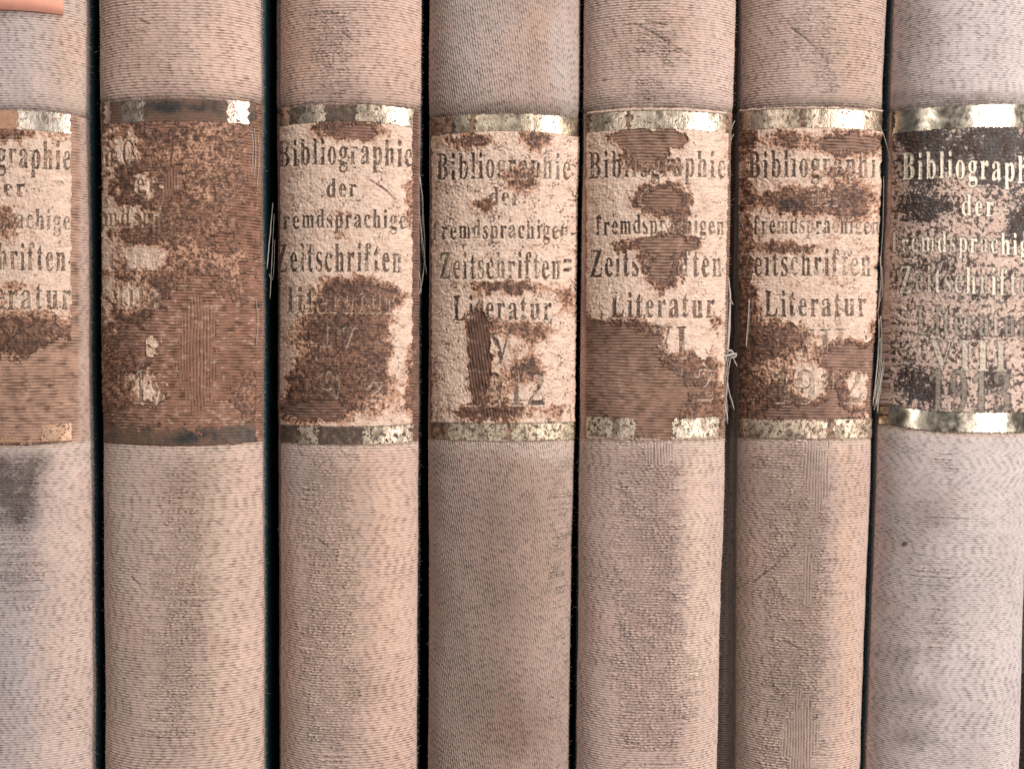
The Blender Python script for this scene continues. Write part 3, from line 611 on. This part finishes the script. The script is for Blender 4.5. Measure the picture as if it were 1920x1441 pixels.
    for pl in B.get('crease', []):
        for (ax, ay), (bx, by) in zip(pl[:-1], pl[1:]):
            tt = np.clip(((px - ax) * (bx - ax) + (py - ay) * (by - ay)) / ((bx - ax) ** 2 + (by - ay) ** 2), 0, 1)
            d = np.hypot(px - ax - tt * (bx - ax), py - ay - tt * (by - ay)) + 1.5 * np.abs(n3)
            crs_ = np.maximum(crs_, np.exp(-(d / 2.2) ** 2) * sstep(-.4, .2, n2 + .2))
    C = mix(C, C * .35, crs_ * .8)
    disp = relief * 2.1 * h * hamp + .00003 * n2
    # the cloth swells a little where it turns under the title leather
    disp = disp - .00014 * crs_
    disp = disp - .00010 * np.exp(-((dt - 2) / 5) ** 2)
    P1 = P + Nn * disp[..., None]
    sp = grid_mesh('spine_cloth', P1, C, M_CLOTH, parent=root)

    # ---------------------------------------------------------------- title label and gilt bands
    cv = Canvas(int(lx0) - 8, int(lx1) + 8)
    if i == 0: cv = Canvas(-132, 142)
    for (t, x0, x1, base, cap, stg) in B['text']:
        cv.text(t, x0, x1, base, cap, stg, sag=max(1.0, sagt * (620 - base) / 420), rng=rng, tilt=(4 if B.get('tl') else 0))
    Xc, Yc = cv.X, cv.Y
    relc = (Xc - xm) / hwp
    wob = 1.6 * perlin(Xc / 14, Yc / 14, sd + 100) + .8 * perlin(Xc / 4, Yc / 4, sd + 101)
    et = ly0 + sagt * relc ** 2; eb = ly1 - sagb * relc ** 2
    if B.get('tl'): et = 193 + .0003 * (1880 - Xc) ** 2 + 3; eb = 812 - np.where(Xc < 1800, .0009 * (1800 - Xc) ** 2, 0)
    leftx = lx0 + (-(Yc - 200) * .02 if B.get('tl') else 0)
    rightx = lx1 + (-(Yc - 500) * .02 if i >= 3 and i < 6 else 0)
    inside = np.minimum(np.minimum(Yc - et + wob, eb - Yc + wob), np.minimum(Xc - leftx + wob * 1.6, rightx - Xc + wob * 1.6))
    nL = fbm(Xc / 42, Yc / 42, sd + 110, 5, .62); nM = fbm(Xc / 11, Yc / 11, sd + 111, 4, .6); nS = perlin(Xc / 3.2, Yc / 3.2, sd + 112)
    nT = fbm(Xc / 5, Yc / 5, sd + 113, 3, .6)
    wq = 20 if i == 1 else 9
    wx_ = Xc + wq * perlin(Xc / 18, Yc / 18, sd + 120) + 4 * perlin(Xc / 5, Yc / 5, sd + 121)
    wy_ = Yc + wq * perlin(Xc / 16, Yc / 16, sd + 122) + 4 * perlin(Xc / 5, Yc / 5, sd + 123)
    cf = B['c0'] - (.10 if i not in (0, 1, 6) else 0) + blobs(wx_, wy_, B['cream']) + .58 * nL + .46 * nM + .26 * nT
    cream = sstep(-.10, .14, cf)
    bf = blobs(wx_, wy_, B['bare']) + .36 * nL + .40 * nM + .22 * nT - .72
    bare = np.where(cf < 0.02, bf, -1)                   # >0 : nothing left, cloth shows
    keepf = np.minimum(inside, -bare * 14 + 0)
    # pin holes and specks
    spn = fbm(Xc / 4.4, Yc / 4.4, sd + 130, 3, .6) + .55 * fbm(Xc / 26, Yc / 26, sd + 131, 2)
    speck = sstep(.46 - .24 * B['speck'], .54 - .22 * B['speck'], spn)
    # pigment
    CC = np.ones(Xc.shape + (3,)) * CREAM
    CC = CC * (1 + .12 * nL + .20 * nM + .14 * nT + .07 * nS)[..., None]
    CC = mix(CC, srgb(200, 162, 140), sstep(.1, .7, fbm(Xc / 28, Yc / 28, sd + 140, 3)) * .6)
    scuff = sstep(.05, .55, fbm(Xc / 17, Yc / 15, sd + 141, 4, .65) + .25 * nT)
    CC = mix(CC, srgb(174, 136, 114), scuff * .75)
    CC = mix(CC, srgb(238, 212, 190), sstep(.1, .6, fbm(Xc / 24, Yc / 18, sd + 142, 4, .6)) * .6)
    edgew = np.exp(-np.clip(cf, 0, 2) / .14) * .75          # browned rim round the losses
    CC = mix(CC, BROWN_L, edgew)
    CC = mix(CC, srgb(86, 58, 44), speck * .9 * (1 if not B['char'] > .5 else .0))
    mott = sstep(-.35, .45, nM + .5 * nT)
    BR = BROWN_D * (1 - mott[..., None]) + BROWN_M * mott[..., None]
    BR = mix(BR, BROWN_L, sstep(.25, .6, nT + .3 * nL) * .75)
    dk = np.clip(blobs(wx_, wy_, B['dark']), -1, 2)
    flk = sstep(.18, .50, fbm(Xc / 6.5, Yc / 5.0, sd + 190, 4, .62) + .35 * nL + (.12 if i == 1 else 0))
    BR = mix(BR, srgb(176, 132, 108) if i == 1 else srgb(196, 156, 132), flk * .8)
    if B['char'] < .5:
        BR = mix(BR, srgb(52, 40, 36), np.clip(dk, 0, 1) * sstep(-.5, .3, nT + .2) * .85)
        CC = mix(CC, BROWN_M, np.clip(dk - .4, 0, 1) * .5)
        CC = mix(CC, srgb(92, 62, 46), np.exp(-(cf - .10) ** 2 / .0016) * sstep(-.3, .3, nM + .1) * .7)  # painted shadow line along the lifted edges round the losses
        # gradual rubbing: cream -> tan -> brown, broken up by the grain of the leather
        sw = .10 if i == 4 else .26
        cg = cf + (.34 if i != 4 else .16) * nT + .12 * nS
        tan = srgb(182, 138, 112) * (1 + .25 * nM + .2 * nT)[..., None]
        CL = CC * (1 - (1 - sstep(.0, sw, cg - .04))[..., None]) + tan * (1 - sstep(.0, sw, cg - .04))[..., None]
        lowt = 1 - sstep(-sw, .02, cg + .02)
        CL = CL * (1 - lowt[..., None]) + BR * lowt[..., None]
    else:
        f = dk * .72 - .56 + .85 * nM + .95 * nT + .5 * nL
        chm = sstep(-.06, .12, f)
        spk = sstep(.06, .16, fbm(Xc / 8.5, Yc / 8.5, sd + 132, 4, .68) + .45 * nL + .12 * nM)
        CHAR = np.ones_like(CC) * srgb(72, 63, 60) * (1 + .5 * nT + .3 * nS)[..., None]
        CHAR = mix(CHAR, srgb(62, 42, 33), sstep(-.15, .3, nL + nM * .5)); CHAR = mix(CHAR, srgb(140, 120, 112), sstep(.15, .7, nT + .4 * nS) * .7)
        CC = CC * np.array([.90, .90, .94])
        CL = mix(CC, srgb(62, 44, 38), np.clip(spk, 0, 1) * .9)
        CL = CL * (1 - chm[..., None]) + CHAR * chm[..., None]
        cream = 1 - np.maximum(chm, spk) * .9
    # lettering: stamped into the label
    iy_, ix_ = np.mgrid[0:cv.h, 0:cv.w]
    gy_ = np.clip(iy_ + 2.6 * perlin(Xc / 6, Yc / 6, sd + 200) + 1.2 * nS, 0, cv.h - 1).astype(int)
    gx_ = np.clip(ix_ + 2.6 * perlin(Xc / 6, Yc / 6, sd + 201) + 1.0 * perlin(Xc / 2.6, Yc / 2.6, sd + 202), 0, cv.w - 1).astype(int)
    letw = cv.let[gy_, gx_]
    Ls = np.clip(blur(letw, 1.6) * 2.7 - .14, 0, 1)
    miss = sstep(-.42, -.12, .8 * fbm(Xc / 13, Yc / 17, sd + 203, 3) + .35 * nT + (.15 if B['char'] > .5 else 0))
    Ls = Ls * (.18 + .82 * np.maximum(miss, (Yc > 690) * (B['char'] > .5))); Lw = blur(cv.let, 3.2)
    stg = blur(np.abs(cv.letk), 1.2) * (.22 + .78 * cream if B['char'] < .5 else 1)
    abr = sstep(-.55, .25, .6 * nL + .8 * nM + .35)         # uneven wear of the stamping
    lit = B['char'] > .5 or i == 1
    lettone = np.clip(Ls * stg * (0.7 + .9 * abr), 0, 1)
    rim = np.clip(Lw * 2.2, 0, 1) * (1 - Ls)
    if i == 1:
        CL = mix(CL, srgb(214, 184, 160), np.clip(rim * 1.0 * abr, 0, .8) * (Xc < 330))
        CL = mix(CL, srgb(120, 94, 78), lettone * .75)
    elif lit:
        CL = mix(CL, srgb(42, 32, 30), np.clip(rim * 1.6 * (.75 + .4 * stg), 0, .92))  # dark shadow painted round the stamped letters
        CL = mix(CL, srgb(66, 52, 46), Ls * np.clip(1.05 - 1.6 * stg, 0, 1) * .92)
        CL = mix(CL, srgb(246, 228, 204), np.clip(Ls * (.0 + 1.5 * stg) * (.62 + .6 * abr), 0, 1) * .97)
    else:
        glint = sstep(-.02, .35, fbm(Xc / 11, Yc / 22, sd + 150, 3))
        tone = np.ones_like(CL) * srgb(54, 40, 33) * (1 + .6 * nT)[..., None]
        tone = mix(tone, srgb(206, 174, 148), glint * .6)
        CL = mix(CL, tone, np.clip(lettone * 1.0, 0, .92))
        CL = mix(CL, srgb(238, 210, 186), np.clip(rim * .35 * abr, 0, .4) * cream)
        # stamp shading painted in: lit lower right, dark upper left inside each stroke
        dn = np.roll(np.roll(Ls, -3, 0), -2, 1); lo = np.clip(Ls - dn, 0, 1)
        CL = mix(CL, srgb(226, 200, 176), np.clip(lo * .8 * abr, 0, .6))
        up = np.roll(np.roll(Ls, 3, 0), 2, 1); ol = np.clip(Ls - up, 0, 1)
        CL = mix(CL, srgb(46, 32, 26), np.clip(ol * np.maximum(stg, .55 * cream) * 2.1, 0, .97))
    if B['text'] and i in (2, 3, 4, 5, 6):                 # rule over the volume numeral
        pass
    # relief (metres)
    HH = .00014 + .00007 * cream + .00011 * nM + .00011 * nT + .00002 * nS + .00005 * (1 - np.abs(fbm(Xc / 18, Yc / 12, sd + 180, 3)) * 2)
    HH = HH + .00010 * np.exp(-((cf - .20) / .10) ** 2) * sstep(-.5, .3, nM) * (B['char'] < .5)
    HH = HH - .00004 * speck * (B['char'] < .5)
    HH = HH - (.00008 if B['char'] > .5 else .00022) * Ls * np.clip(stg * 1.3, 0, 1) + .00006 * rim * np.clip(stg + .3, 0, 1)
    if B['char'] > .5: HH = HH - .00003 * np.maximum(0, 1 - cream)
    if i == 2:                                             # long crack in the label
        for (ax, ay, bx, by) in [(694, 338, 722, 356), (722, 356, 740, 374)]:
            tt = np.clip(((Xc - ax) * (bx - ax) + (Yc - ay) * (by - ay)) / ((bx - ax) ** 2 + (by - ay) ** 2), 0, 1)
            d = np.hypot(Xc - ax - tt * (bx - ax), Yc - ay - tt * (by - ay)) + 1.2 * nT
            c = np.exp(-(np.clip(d, 0, 99) / 1.5) ** 2); CL = mix(CL, srgb(60, 42, 34), c * .9); HH -= .0001 * c
    thick = np.clip(keepf / 2.2, 0, 1)
    # gilt bands
    def band(spec, segs, k):
        y0, y1, sg = spec
        e0 = y0 + (sg * relc ** 2); e1 = y1 + (sg * relc ** 2)
        if B.get('tl'):
            if k == 0: e0 = 193 + .0003 * (1880 - Xc) ** 2 + 3; e1 = e0 + 43
            else: e1 = 810 - np.where(Xc < 1800, .0009 * (1800 - Xc) ** 2, 0); e0 = e1 - 37
        zone = np.minimum(Yc - e0, e1 - Yc)
        seg = np.full_like(Xc, -99.0)
        for (a_, b_) in segs:
            seg = np.maximum(seg, np.minimum(Xc - a_, b_ - Xc))
        seg = seg + 5.0 * perlin(Xc / 11, Yc / 8, sd + 165) - 1.5
        f = np.minimum(zone, seg) + 1.3 * nT * 2 + .8 * nS
        loss = fbm(Xc / 9, Yc / 9, sd + 160 + k, 4, .65)
        thr = .62 if B.get('polished') else (.36 if k == 0 else .24)
        f = np.minimum(f, (thr - loss) * 18)
        return zone, f
    zt_, ft = band(B['top'], B['topf'], 0)
    zb_, fb = band(B['bot'], B['botf'], 1)
    bandbase = sstep(-1, 2, np.maximum(zt_, zb_))
    tone = srgb(88, 72, 62) if i not in (1,) else srgb(82, 68, 60)
    BB = np.ones_like(CL) * tone * (1 + .7 * nM + .5 * nT)[..., None]
    if i == 1:
        BB = mix(BB, srgb(40, 42, 43), blobs(Xc, Yc, [(312, 207, 44, 20, 1), (370, 205, 14, 8, .8), (218, 212, 8, 20, 1), (350, 818, 40, 14, 1)]).clip(0, 1) * .85)
        BB = mix(BB, srgb(132, 98, 78), sstep(.0, .5, nL + .3) * .5)
    elif i == 0:
        BB = np.ones_like(CL) * srgb(178, 136, 110) * (1 + .4 * nM)[..., None]
    elif i in (3, 4, 5):
        BB = mix(BB, srgb(176, 134, 106), sstep(-.1, .5, nM + .2) * .7)
    elif i == 2:
        BB = mix(BB, srgb(150, 120, 100), sstep(.0, .5, nM) * .6)
    CL = CL * (1 - bandbase[..., None]) + BB * bandbase[..., None]
    HH = HH * (1 - bandbase) + bandbase * (.00011 + .00002 * nM)
    # groove lines at the band edges
    for z_ in (zt_, zb_):
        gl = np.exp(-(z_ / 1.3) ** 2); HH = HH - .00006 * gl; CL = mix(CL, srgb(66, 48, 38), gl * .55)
    HH = HH * thick + (1 - thick) * .00001
    # dark edge line under the lip of the leather
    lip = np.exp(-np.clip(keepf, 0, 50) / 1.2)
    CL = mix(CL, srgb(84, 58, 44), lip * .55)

    # geometry: same base surface, finer grid, only the title zone
    zl0 = unproject(0, 858)[1]; zl1 = unproject(0, 168)[1]
    zl = np.arange(zl0, zl1, .9 * PX)
    nfl = int(arc[-1] / (.95 * PX)); sl = np.interp(np.linspace(0, arc[-1], nfl), arc, S); ul = np.linspace(0, arc[-1], nfl)
    ZL = zl[:, None] + 0 * sl[None, :]
    XL = sl[None, :] * hw(zl)[:, None]; UL = ul[None, :] + 0 * XL
    YL = yoff + yprof(sl)[None, :] + .00035 * perlin(UL / .02, ZL / .03, sd) + .00012 * perlin(UL / .006, ZL / .009, sd + 1)
    PL = np.stack([XL, YL, ZL], -1); NL = normals(PL); NL *= -np.sign(NL[:, nfl // 2, 1].mean())
    wxl = x_base + XL * math.cos(a) + ZL * math.sin(a); wzl = -XL * math.sin(a) + ZL * math.cos(a)
    pxl, pyl = project(wxl, YL, wzl)
    k_ = cv.sample(keepf, pxl, pyl); hL = cv.sample(HH, pxl, pyl); cL = cv.sample(CL, pxl, pyl)
    hw_, _g = weave(UL * 1000, ZL * 1000, dict(B, pitch=max(.55, B['pitch']), dash=3.4))
    crs = cv.sample(cream, pxl, pyl)
    hL = hL + relief * (.55 + hw_ * (.30 + .55 * (1 - crs)))
    kf = np.minimum(np.minimum(k_[:-1, :-1], k_[1:, :-1]), np.minimum(k_[:-1, 1:], k_[1:, 1:])) > 0
    kf[:, :1] = False; kf[:, -1:] = False
    lab = grid_mesh('title_label', PL + NL * hL[..., None], cL, M_LABEL, keep=kf, parent=root)
    if i == 6: lab['label'] = 'charcoal and pink speckled title label with pale stamped lettering'
    for kind, f in (('top', ft), ('bottom', fb)):
        f = np.minimum(f, inside + .5)
        fs = cv.sample(f, pxl, pyl)
        kk = np.minimum(np.minimum(fs[:-1, :-1], fs[1:, :-1]), np.minimum(fs[:-1, 1:], fs[1:, 1:])) > 0
        if kk.sum() < 40: continue
        cr = 1.0 - np.abs(fbm(pxl / 10, pyl / 16, sd + 170, 3)) * 2
        cr = sstep(.80, 1.0, cr)
        cr2 = sstep(.9, 1.0, 1 - np.abs(perlin(pxl / 14, pyl / 60, sd + 171)) * 2)
        crk = np.maximum(cr, cr2) * (0.25 if B.get('polished') else 1.0)
        hf = np.where(fs > -2, .00018, .0001) + relief * .8 - .000022 * crk + .00003 * perlin(pxl / 18, pyl / 18, sd + 172)
        fc = np.ones(pxl.shape + (3,)) * B['foilcol'] * (1 + .16 * fbm(pxl / 20, pyl / 20, sd + 173, 3))[..., None]
        tar = sstep(.0, .5, fbm(pxl / 26, pyl / 40, sd + 174, 3))
        fc = fc * np.array([.90, .87, .93]); fc = mix(fc, srgb(140, 124, 108), tar * (.7 if kind == 'top' else .9))
        fc = mix(fc, srgb(90, 70, 56), crk * (.5 if kind == 'top' else .8))
        fc = mix(fc, srgb(96, 74, 58), sstep(.15, .5, fbm(pxl / 8, pyl / 8, sd + 175, 4, .62)) * (.35 if B.get('polished') or kind == 'top' else .8))
        if i == 0 and kind == 'bottom': fc = mix(fc, srgb(214, 170, 140), tar * 0 + .8)
        fo = grid_mesh('gilt_band', PL + NL * hf[..., None], fc, M_FOIL_POL if i == 6 else (M_FOIL if kind == 'top' else M_FOIL_DULL), keep=kk, parent=root)

    # ---------------------------------------------------------------- boards, pages
    wL = shl_b; wR = shr_b
    W0 = hw(0.12)
    xl = -W0 - max(shl_t, shl_b); xr = W0 + max(shr_t, shr_b)
    lift = .0
    dep = .150
    tk = .0022
    # boards follow the slight taper of the spine
    yb0 = yoff + .0016
    def board(name, e0, e1, y0, y1, z0, z1, mat, bev):
        """e0/e1: functions of z giving the two x faces"""
        V = [(e(z), y, z) for e in (e0, e1) for y in (y0, y1) for z in (z0, z1)]
        Fc = [(0, 1, 3, 2), (4, 6, 7, 5), (0, 4, 5, 1), (2, 3, 7, 6), (0, 2, 6, 4), (1, 5, 7, 3)]
        o = poly_mesh(name, V, Fc, mat, root); b = o.modifiers.new('bevel', 'BEVEL'); b.width = bev; b.segments = 3
        return o
    lf = lambda z: -hw(z) - float(lerpz(shl_t, shl_b, z)); rf = lambda z: hw(z)
    yl = yoff + (B.get('step', .0034) + .0004 if B['sh'][0] else .0016)
    board('cover_board', lambda z: lf(z) - .0002, lambda z: lf(z) + tk, yl, yb0 + dep, 0, BOOK_H, M_TEAL, .0008)
    board('cover_board', lambda z: rf(z) - tk, lambda z: rf(z) + .0003, yb0, yb0 + dep, 0, BOOK_H, M_TEAL, .0008)
    board('page_block', lambda z: lf(z) + tk + .0002, lambda z: rf(z) - tk - .0002, yb0 + .004, yb0 + dep - .004, .003, BOOK_H - .003, M_PAGES, .0002)

    # ---------------------------------------------------------------- nap fuzz along the spine edges
    paths = []
    r2 = np.random.RandomState(sd)
    inv = Matrix.Rotation(a, 4, 'Y').inverted()
    nfz = {0: 3200, 1: 2600, 2: 1800}.get(i, 900)
    for k in range(nfz):
        right = r2.rand() < (.85 if i < 4 else .5)
        z = r2.uniform(unproject(0, 1460)[1], unproject(0, -20)[1])
        s = (1 if right else -1)
        dd = r2.uniform(-.0006, .0012)
        x = s * hw(z) * (1.0 if dd > 0 else np.interp(-dd, [0, .0006], [1, .985])); y = yoff + dd
        Lh = r2.gamma(2.0, .00013) + .00012
        dirv = np.array([s * r2.uniform(.5, 1), r2.uniform(-.8, .3), r2.uniform(-.9, .7)]); dirv /= np.linalg.norm(dirv)
        bend = r2.uniform(-.5, .5, 3) * Lh * .6
        p0 = np.array([x, y, z]); p1 = p0 + dirv * Lh * .55 + bend * .5; p2 = p0 + dirv * Lh + bend
        r0 = r2.uniform(.000010, .000020)
        paths.append((np.array([p0, p1, p2]), [r0, r0 * .9, r0 * .4]))
    fz = tubes('cloth_fuzz', paths, M_FUZZ, root, sides=3)
    fz['kind'] = 'stuff'
    B['root'] = root; B['a'] = a; B['xb'] = x_base; B['hw'] = hw
    return root

M_FUZZ = plain_mat('pale_cloth_nap', (.50, .42, .36), .9, 3000, .2)

# ------------------------------------------------------------------ the shelf
def struct(o, label=None):
    o['kind'] = 'structure'
    if label: o['label'] = label
    return o
struct(box_mesh('shelf', -.25, .25, -.012, .19, -.022, -.0003, M_SHELF))
struct(box_mesh('back_panel', -.25, .25, .192, .200, -.022, .30, M_SHELF))

for i, B in enumerate(BOOKS):
    build_book(i, B)

# ------------------------------------------------------------------ frayed threads of the spines
def local_pts(B, pts):
    """(photo x, photo y, depth) -> book local coordinates"""
    out = []
    Mi = (Matrix.Translation(B['root'].location) @ Matrix.Rotation(B['a'], 4, 'Y')).inverted()
    for (px, py, y) in pts:
        x, z = unproject(px, py, y); out.append(tuple(Mi @ Vector((x, y, z))))
    return out
def thread(B, ctrl, r=.00007, n=22, wob=.00006, seed=1):
    c = smooth_path(local_pts(B, ctrl), n); rs = np.random.RandomState(seed)
    c = c + np.cumsum(rs.uniform(-1, 1, c.shape), 0) * wob * .55
    rad = r * (1 + .2 * rs.uniform(-1, 1, n)); rad[-1] *= .4; rad[0] *= .6
    paths = [(c, rad)]
    for k in range(3 if r > .00009 else 1):
        off = np.cumsum(rs.uniform(-1, 1, c.shape), 0) * wob * .9 + rs.uniform(-1, 1, 3) * r * 1.2
        e = rs.randint(0, n // 3); c2 = (c + off)[e:n - rs.randint(0, n // 4)]
        paths.append((c2, np.full(len(c2), r * .35)))
    tubes('frayed_thread', paths, M_THREAD, B['root'])
E1 = .0004
B1, B2, B3, B4, B5, B6, B7 = BOOKS
for k, (c, r) in enumerate([
    ([(470, 236, -.0019), (474, 270, -.0018), (471, 330, -.0019)], .00005), ([(477, 240, -.0016), (480, 280, -.0015), (477, 335, -.0015)], .00005),
    ([(484, 250, -.0011), (487, 300, -.001), (483, 350, -.0011)], .00004), ([(480, 560, -.0014), (484, 600, -.0013), (480, 650, -.0014)], .00004)]):
    thread(B2, c, r, seed=k)
for k, (c, r) in enumerate([
    ([(784, 318, -.0004), (790, 350, .0002), (795, 420, .0006), (797, 480, .0006), (792, 530, .0), (783, 560, -.0004)], .00008),
    ([(786, 330, -.0002), (793, 380, .0004), (790, 450, .0004), (796, 500, .0004)], .00006),
    ([(784, 360, -.0004), (788, 420, .0), (794, 470, .0), (800, 515, .0)], .00006),
    ([(783, 440, -.0004), (785, 500, -.0002), (790, 545, .0002), (786, 552, 0)], .00006),
    ([(512, 380, .0010), (507, 440, .0008), (501, 505, .0006)], .00008),
    ([(514, 400, .0012), (511, 480, .0010), (508, 560, .0010)], .00006),
    ([(516, 450, .0012), (512, 520, .0010), (505, 512, .0008)], .00005)]):
    thread(B3, c, r, seed=10 + k)
for k, (c, r) in enumerate([
    ([(1367, 262, -.0008), (1372, 240, -.0006), (1378, 228, -.0004)], .00006), ([(1366, 300, -.0012), (1370, 262, -.0008), (1375, 250, -.0004)], .00005),
    ([(1360, 520, -.0012), (1358, 590, -.0014), (1352, 665, -.0018)], .00013), ([(1366, 520, -.0008), (1370, 560, -.0005), (1368, 610, -.0008), (1365, 668, -.0014)], .00016),
    ([(1368, 556, -.0006), (1374, 572, -.0004), (1366, 560, -.0005)], .00006),
    ([(1340, 655, -.0034), (1346, 668, -.0030), (1362, 666, -.0025), (1377, 663, -.0018), (1378, 668, -.0016), (1366, 672, -.0018)], .00016),
    ([(1376, 664, -.0018), (1372, 656, -.0014), (1366, 658, -.0016)], .00012),
    ([(1374, 668, -.0016), (1378, 678, -.0014), (1381, 688, -.0012)], .00008),
    ([(1358, 668, -.0018), (1352, 700, -.0014), (1350, 740, -.0012), (1356, 775, -.0010)], .00014),
    ([(1362, 670, -.0018), (1357, 700, -.0014), (1358, 745, -.0012), (1363, 790, -.0010)], .00014),
    ([(1366, 670, -.0016), (1362, 700, -.0014), (1366, 735, -.0012), (1375, 768, -.0010)], .00009),
    ([(1370, 670, -.0016), (1366, 700, -.0014), (1363, 745, -.0012), (1360, 780, -.0010)], .00009),
    ([(1354, 672, -.0018), (1350, 715, -.0014), (1346, 760, -.0012), (1352, 785, -.0010)], .00012),
    ([(1356, 690, -.0014), (1361, 730, -.0012), (1354, 770, -.0010), (1366, 795, -.0008)], .00010)]):
    thread(B5, c, r, seed=30 + k)
for k, (c, r) in enumerate([
    ([(1646, 230, -.0012), (1660, 262, -.0008), (1671, 310, -.0008), (1673, 360, -.0010), (1675, 398, -.0014), (1690, 420, -.0028), (1706, 446, -.0040)], .00007),
    ([(1655, 560, -.0006), (1651, 500, -.0004), (1655, 420, -.0004), (1657, 330, -.0004)], .00008),
    ([(1654, 500, -.0006), (1650, 545, -.0004), (1648, 585, -.0004)], .00010), ([(1650, 480, -.0010), (1655, 540, -.0006), (1646, 575, -.0006)], .00007),
    ([(1651, 592, -.0006), (1654, 640, -.0008), (1651, 700, -.0010), (1640, 768, -.0012)], .00015),
    ([(1648, 598, -.0006), (1648, 650, -.0008), (1644, 710, -.0010), (1639, 760, -.0012)], .00012),
    ([(1666, 598, -.0012), (1662, 640, -.0012), (1655, 690, -.0012), (1641, 762, -.0012)], .00013),
    ([(1673, 640, -.0018), (1668, 680, -.0016), (1658, 720, -.0014), (1642, 765, -.0012)], .00012),
    ([(1658, 620, -.0010), (1656, 660, -.0010), (1650, 720, -.0010), (1643, 775, -.0010)], .00012),
    ([(1645, 580, -.0006), (1650, 600, -.0004), (1658, 592, -.0004)], .00004),
    ([(1404, 560, -.0018), (1401, 600, -.0016), (1398, 650, -.0018)], .00008), ([(1394, 540, -.0006), (1392, 580, -.0004), (1393, 640, -.0004)], .00007),
    ([(1392, 420, -.0004), (1396, 436, -.0006), (1402, 448, -.0010)], .00005)]):
    thread(B6, c, r, seed=60 + k)
thread(B7, [(1668, 440, -.0004), (1684, 441, -.0022), (1700, 446, -.0034), (1712, 450, -.0040)], .00004, seed=90)

# ------------------------------------------------------------------ peach paper sticker on the first volume
def sticker(B):
    a = B['a']; hw = B['hw']; bul = B['bulge']; rows = []
    z0 = None
    n = 60; P = np.zeros((12, n, 3))
    for c in range(n):
        s = -.82 + (c / (n - 1)) * (.82 + .80)
        for r in range(12):
            zb_ = unproject(0, 40)[1] + .0002
            z = zb_ + r * .0022
            x = s * hw(z); y = B['yoff'] - bul * (1 - abs(s) ** 2.2) ** .66
            P[r, c] = (x, y, z)
    du = np.gradient(P, axis=1); dv = np.gradient(P, axis=0); nn = np.cross(du, dv); nn /= np.linalg.norm(nn, axis=-1)[..., None]
    nn *= -np.sign(nn[6, n // 2, 1])
    o = grid_mesh('paper_sticker', P + nn * .00065, None, M_STICK, parent=B['root'])
    so = o.modifiers.new('thickness', 'SOLIDIFY'); so.thickness = .00018; so.offset = 0
    o['label'] = 'peach paper sticker'
sticker(B1)
